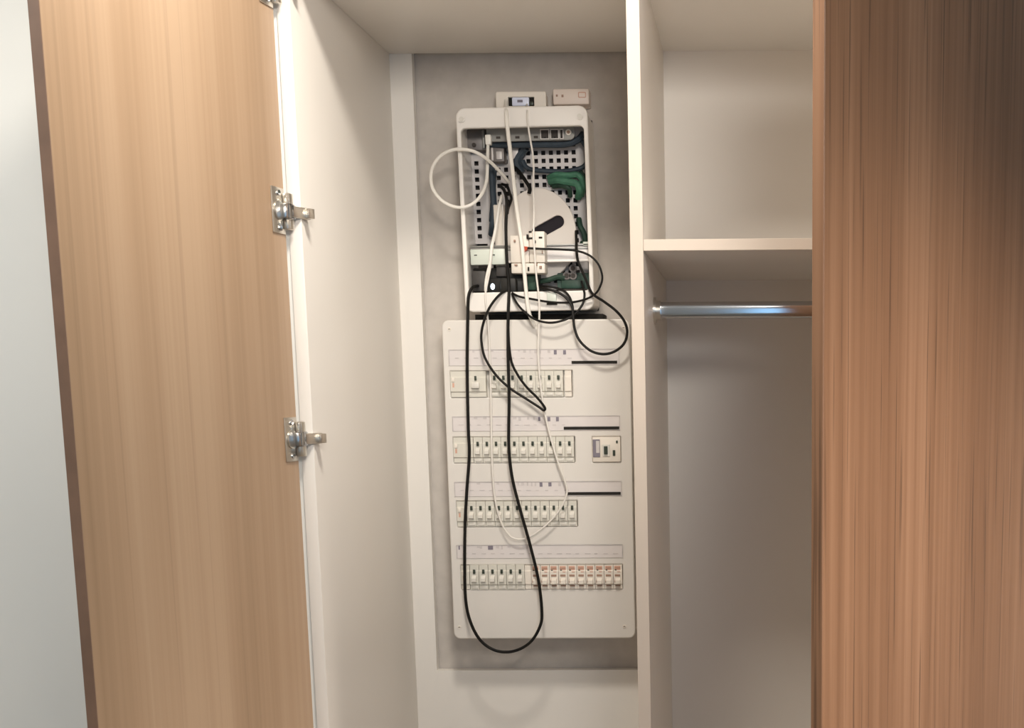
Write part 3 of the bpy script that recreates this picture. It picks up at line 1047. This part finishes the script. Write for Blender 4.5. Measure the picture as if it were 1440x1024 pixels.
cable('network_cable', [(711.5, 141, .53), (711.5, 146, .518), (711.5, 152, .470), (712, 158, .444), (713.5, 178, .440), (716, 200, .441), (719, 225, .444), (722, 250, .448), (725, 280, .448), (729, 310, .446), (733.5, 340, .440), (736, 365, .438), (738.5, 395, .438), (741, 420, .438), (744, 440, .44), (748, 450, .447), (752, 458, .452)],
      0.0036, 'white_cable', 'thick white cable running down across the network cabinet and the red plug')
cable('network_cable', [(741, 147, .526), (741, 152, .480), (741.5, 158, .445), (743, 178, .441), (746, 198, .442), (749, 215, .446), (750.5, 235, .452), (750, 255, .458), (750.5, 275, .462), (751, 300, .452), (750.5, 325, .443), (751.5, 350, .438), (754, 385, .437), (757.5, 415, .438), (758.5, 440, .438), (757.5, 470, .440), (757, 500, .442), (760, 540, .444), (765, 575, .445), (773, 610, .445), (783, 645, .445), (794, 675, .445), (797, 695, .446), (785, 720, .447), (764, 742, .448), (740, 757, .449), (720, 756, .449), (705, 735, .448), (696, 700, .447), (692, 650, .446), (691, 600, .446), (690, 540, .446), (688, 480, .446), (686, 450, .446), (683, 425, .444), (683, 410, .448), (686, 395, .456), (689, 380, .462), (691, 365, .463)],
      0.0018, 'pale_cable', 'thin white cable hanging in a long pale loop over the fuse board')
cable('network_cable', [(686, 199, .493), (686, 210, .485), (685.5, 235, .476), (684, 255, .468), (678, 272, .454), (667, 285, .443), (652, 291.5, .438), (636, 290, .438), (620, 281, .438), (609, 266, .438), (606, 250, .438), (609, 234, .438), (619, 220, .438), (634, 211.5, .438), (650, 210, .438), (666, 213, .442), (681, 221, .452), (694, 232, .47), (706, 245, .49), (716, 257, .51)],
      0.0031, 'white_cable', 'white cable coiled in a round loop, left of the network cabinet')
q = rect(683, 190, 691, 204, 0.488)
MBc = MB().box(q[0], q[1], 0.482, 0.495, q[2], q[3], 'white_cable', 0.0015)
tag(MBc.build('cable_plug', None, origin=((q[0] + q[1]) / 2, 0.49, q[2])), 'white cable plug under the top bracket of the network cabinet', 'plug')
cable('network_cable', [(706, 275, .50), (702, 290, .492), (699, 310, .485), (695.5, 330, .476), (692, 345, .466), (690.5, 358, .463), (689, 372, .463), (685.5, 385, .464), (683.5, 398, .464), (683, 409, .455)],
      0.0031, 'white_cable', 'white cable slanting down past the pale green terminal module')

# dark blue cables inside the cabinet
for i, (pts, rr, lab) in enumerate((
        ([(690, 203, .515), (720, 204, .51), (760, 203.5, .508), (795, 203, .508), (812, 197, .51), (820, 188, .52)], 0.0060, 'dark blue cable bundle running below the patch panel'),
        ([(818, 198, .52), (824, 207, .52), (826, 220, .52), (823, 232, .522), (812, 238, .522), (790, 241, .523), (765, 240.5, .523), (750, 239, .524), (740, 235, .525), (735, 226, .526)], 0.0046, 'slate blue cable curving under the upper perforated field'),
        ([(733, 243, .53), (727, 228, .53), (734, 214, .53), (739, 207, .525)], 0.0085, 'short slate blue cable bundle left of the upper perforated field'),
        ([(691.5, 232, .52), (692.5, 255, .515), (694, 280, .512), (694.5, 300, .512), (692.5, 318, .515), (691, 330, .53)], 0.0062, 'dark blue cable bundle hanging straight down the cabinet, left of the spool'),
        ([(696, 240, .53), (694.5, 265, .525), (692, 290, .52), (690.5, 312, .52)], 0.0040, 'thin dark blue cable hanging beside the straight blue bundle'))):
    cable('data_cable', pts, rr, 'blue_cable', lab)

# green-yellow earth wires
for i, (pts, rr, m, lab) in enumerate((
        ([(772, 250, .535), (782, 246, .52), (798, 247, .515), (811, 246, .515), (818, 252, .515), (820, 263, .518), (817, 275, .53)], 0.0060, 'green_cable', 'green wire bent along the top of the green wire bundle'),
        ([(774, 256, .532), (785, 254, .515), (799, 256, .512), (811, 259, .512), (815, 268, .515), (813, 278, .53)], 0.0068, 'green_cable', 'green wire in the middle of the green wire bundle'),
        ([(778, 262, .532), (790, 261, .52), (800, 265, .516), (802, 276, .53)], 0.0048, 'dark_green', 'short dark green wire under the green wire bundle'),
        ([(816, 240, .53), (822, 250, .53), (823, 262, .53)], 0.0040, 'dark_green', 'dark green wire right of the green wire bundle'),
        ([(814, 308, .535), (816, 318, .525), (821, 328, .522), (823, 340, .525), (818, 343, .53)], 0.0055, 'dark_green', 'dark green wire above the right end of the rail'),
        ([(757, 396, .505), (770, 394, .503), (784, 390, .506), (794, 392, .508)], 0.0050, 'dark_green', 'dark green wire below the spool, reaching the circuit board'))):
    cable('earth_wire', pts, rr, m, lab)
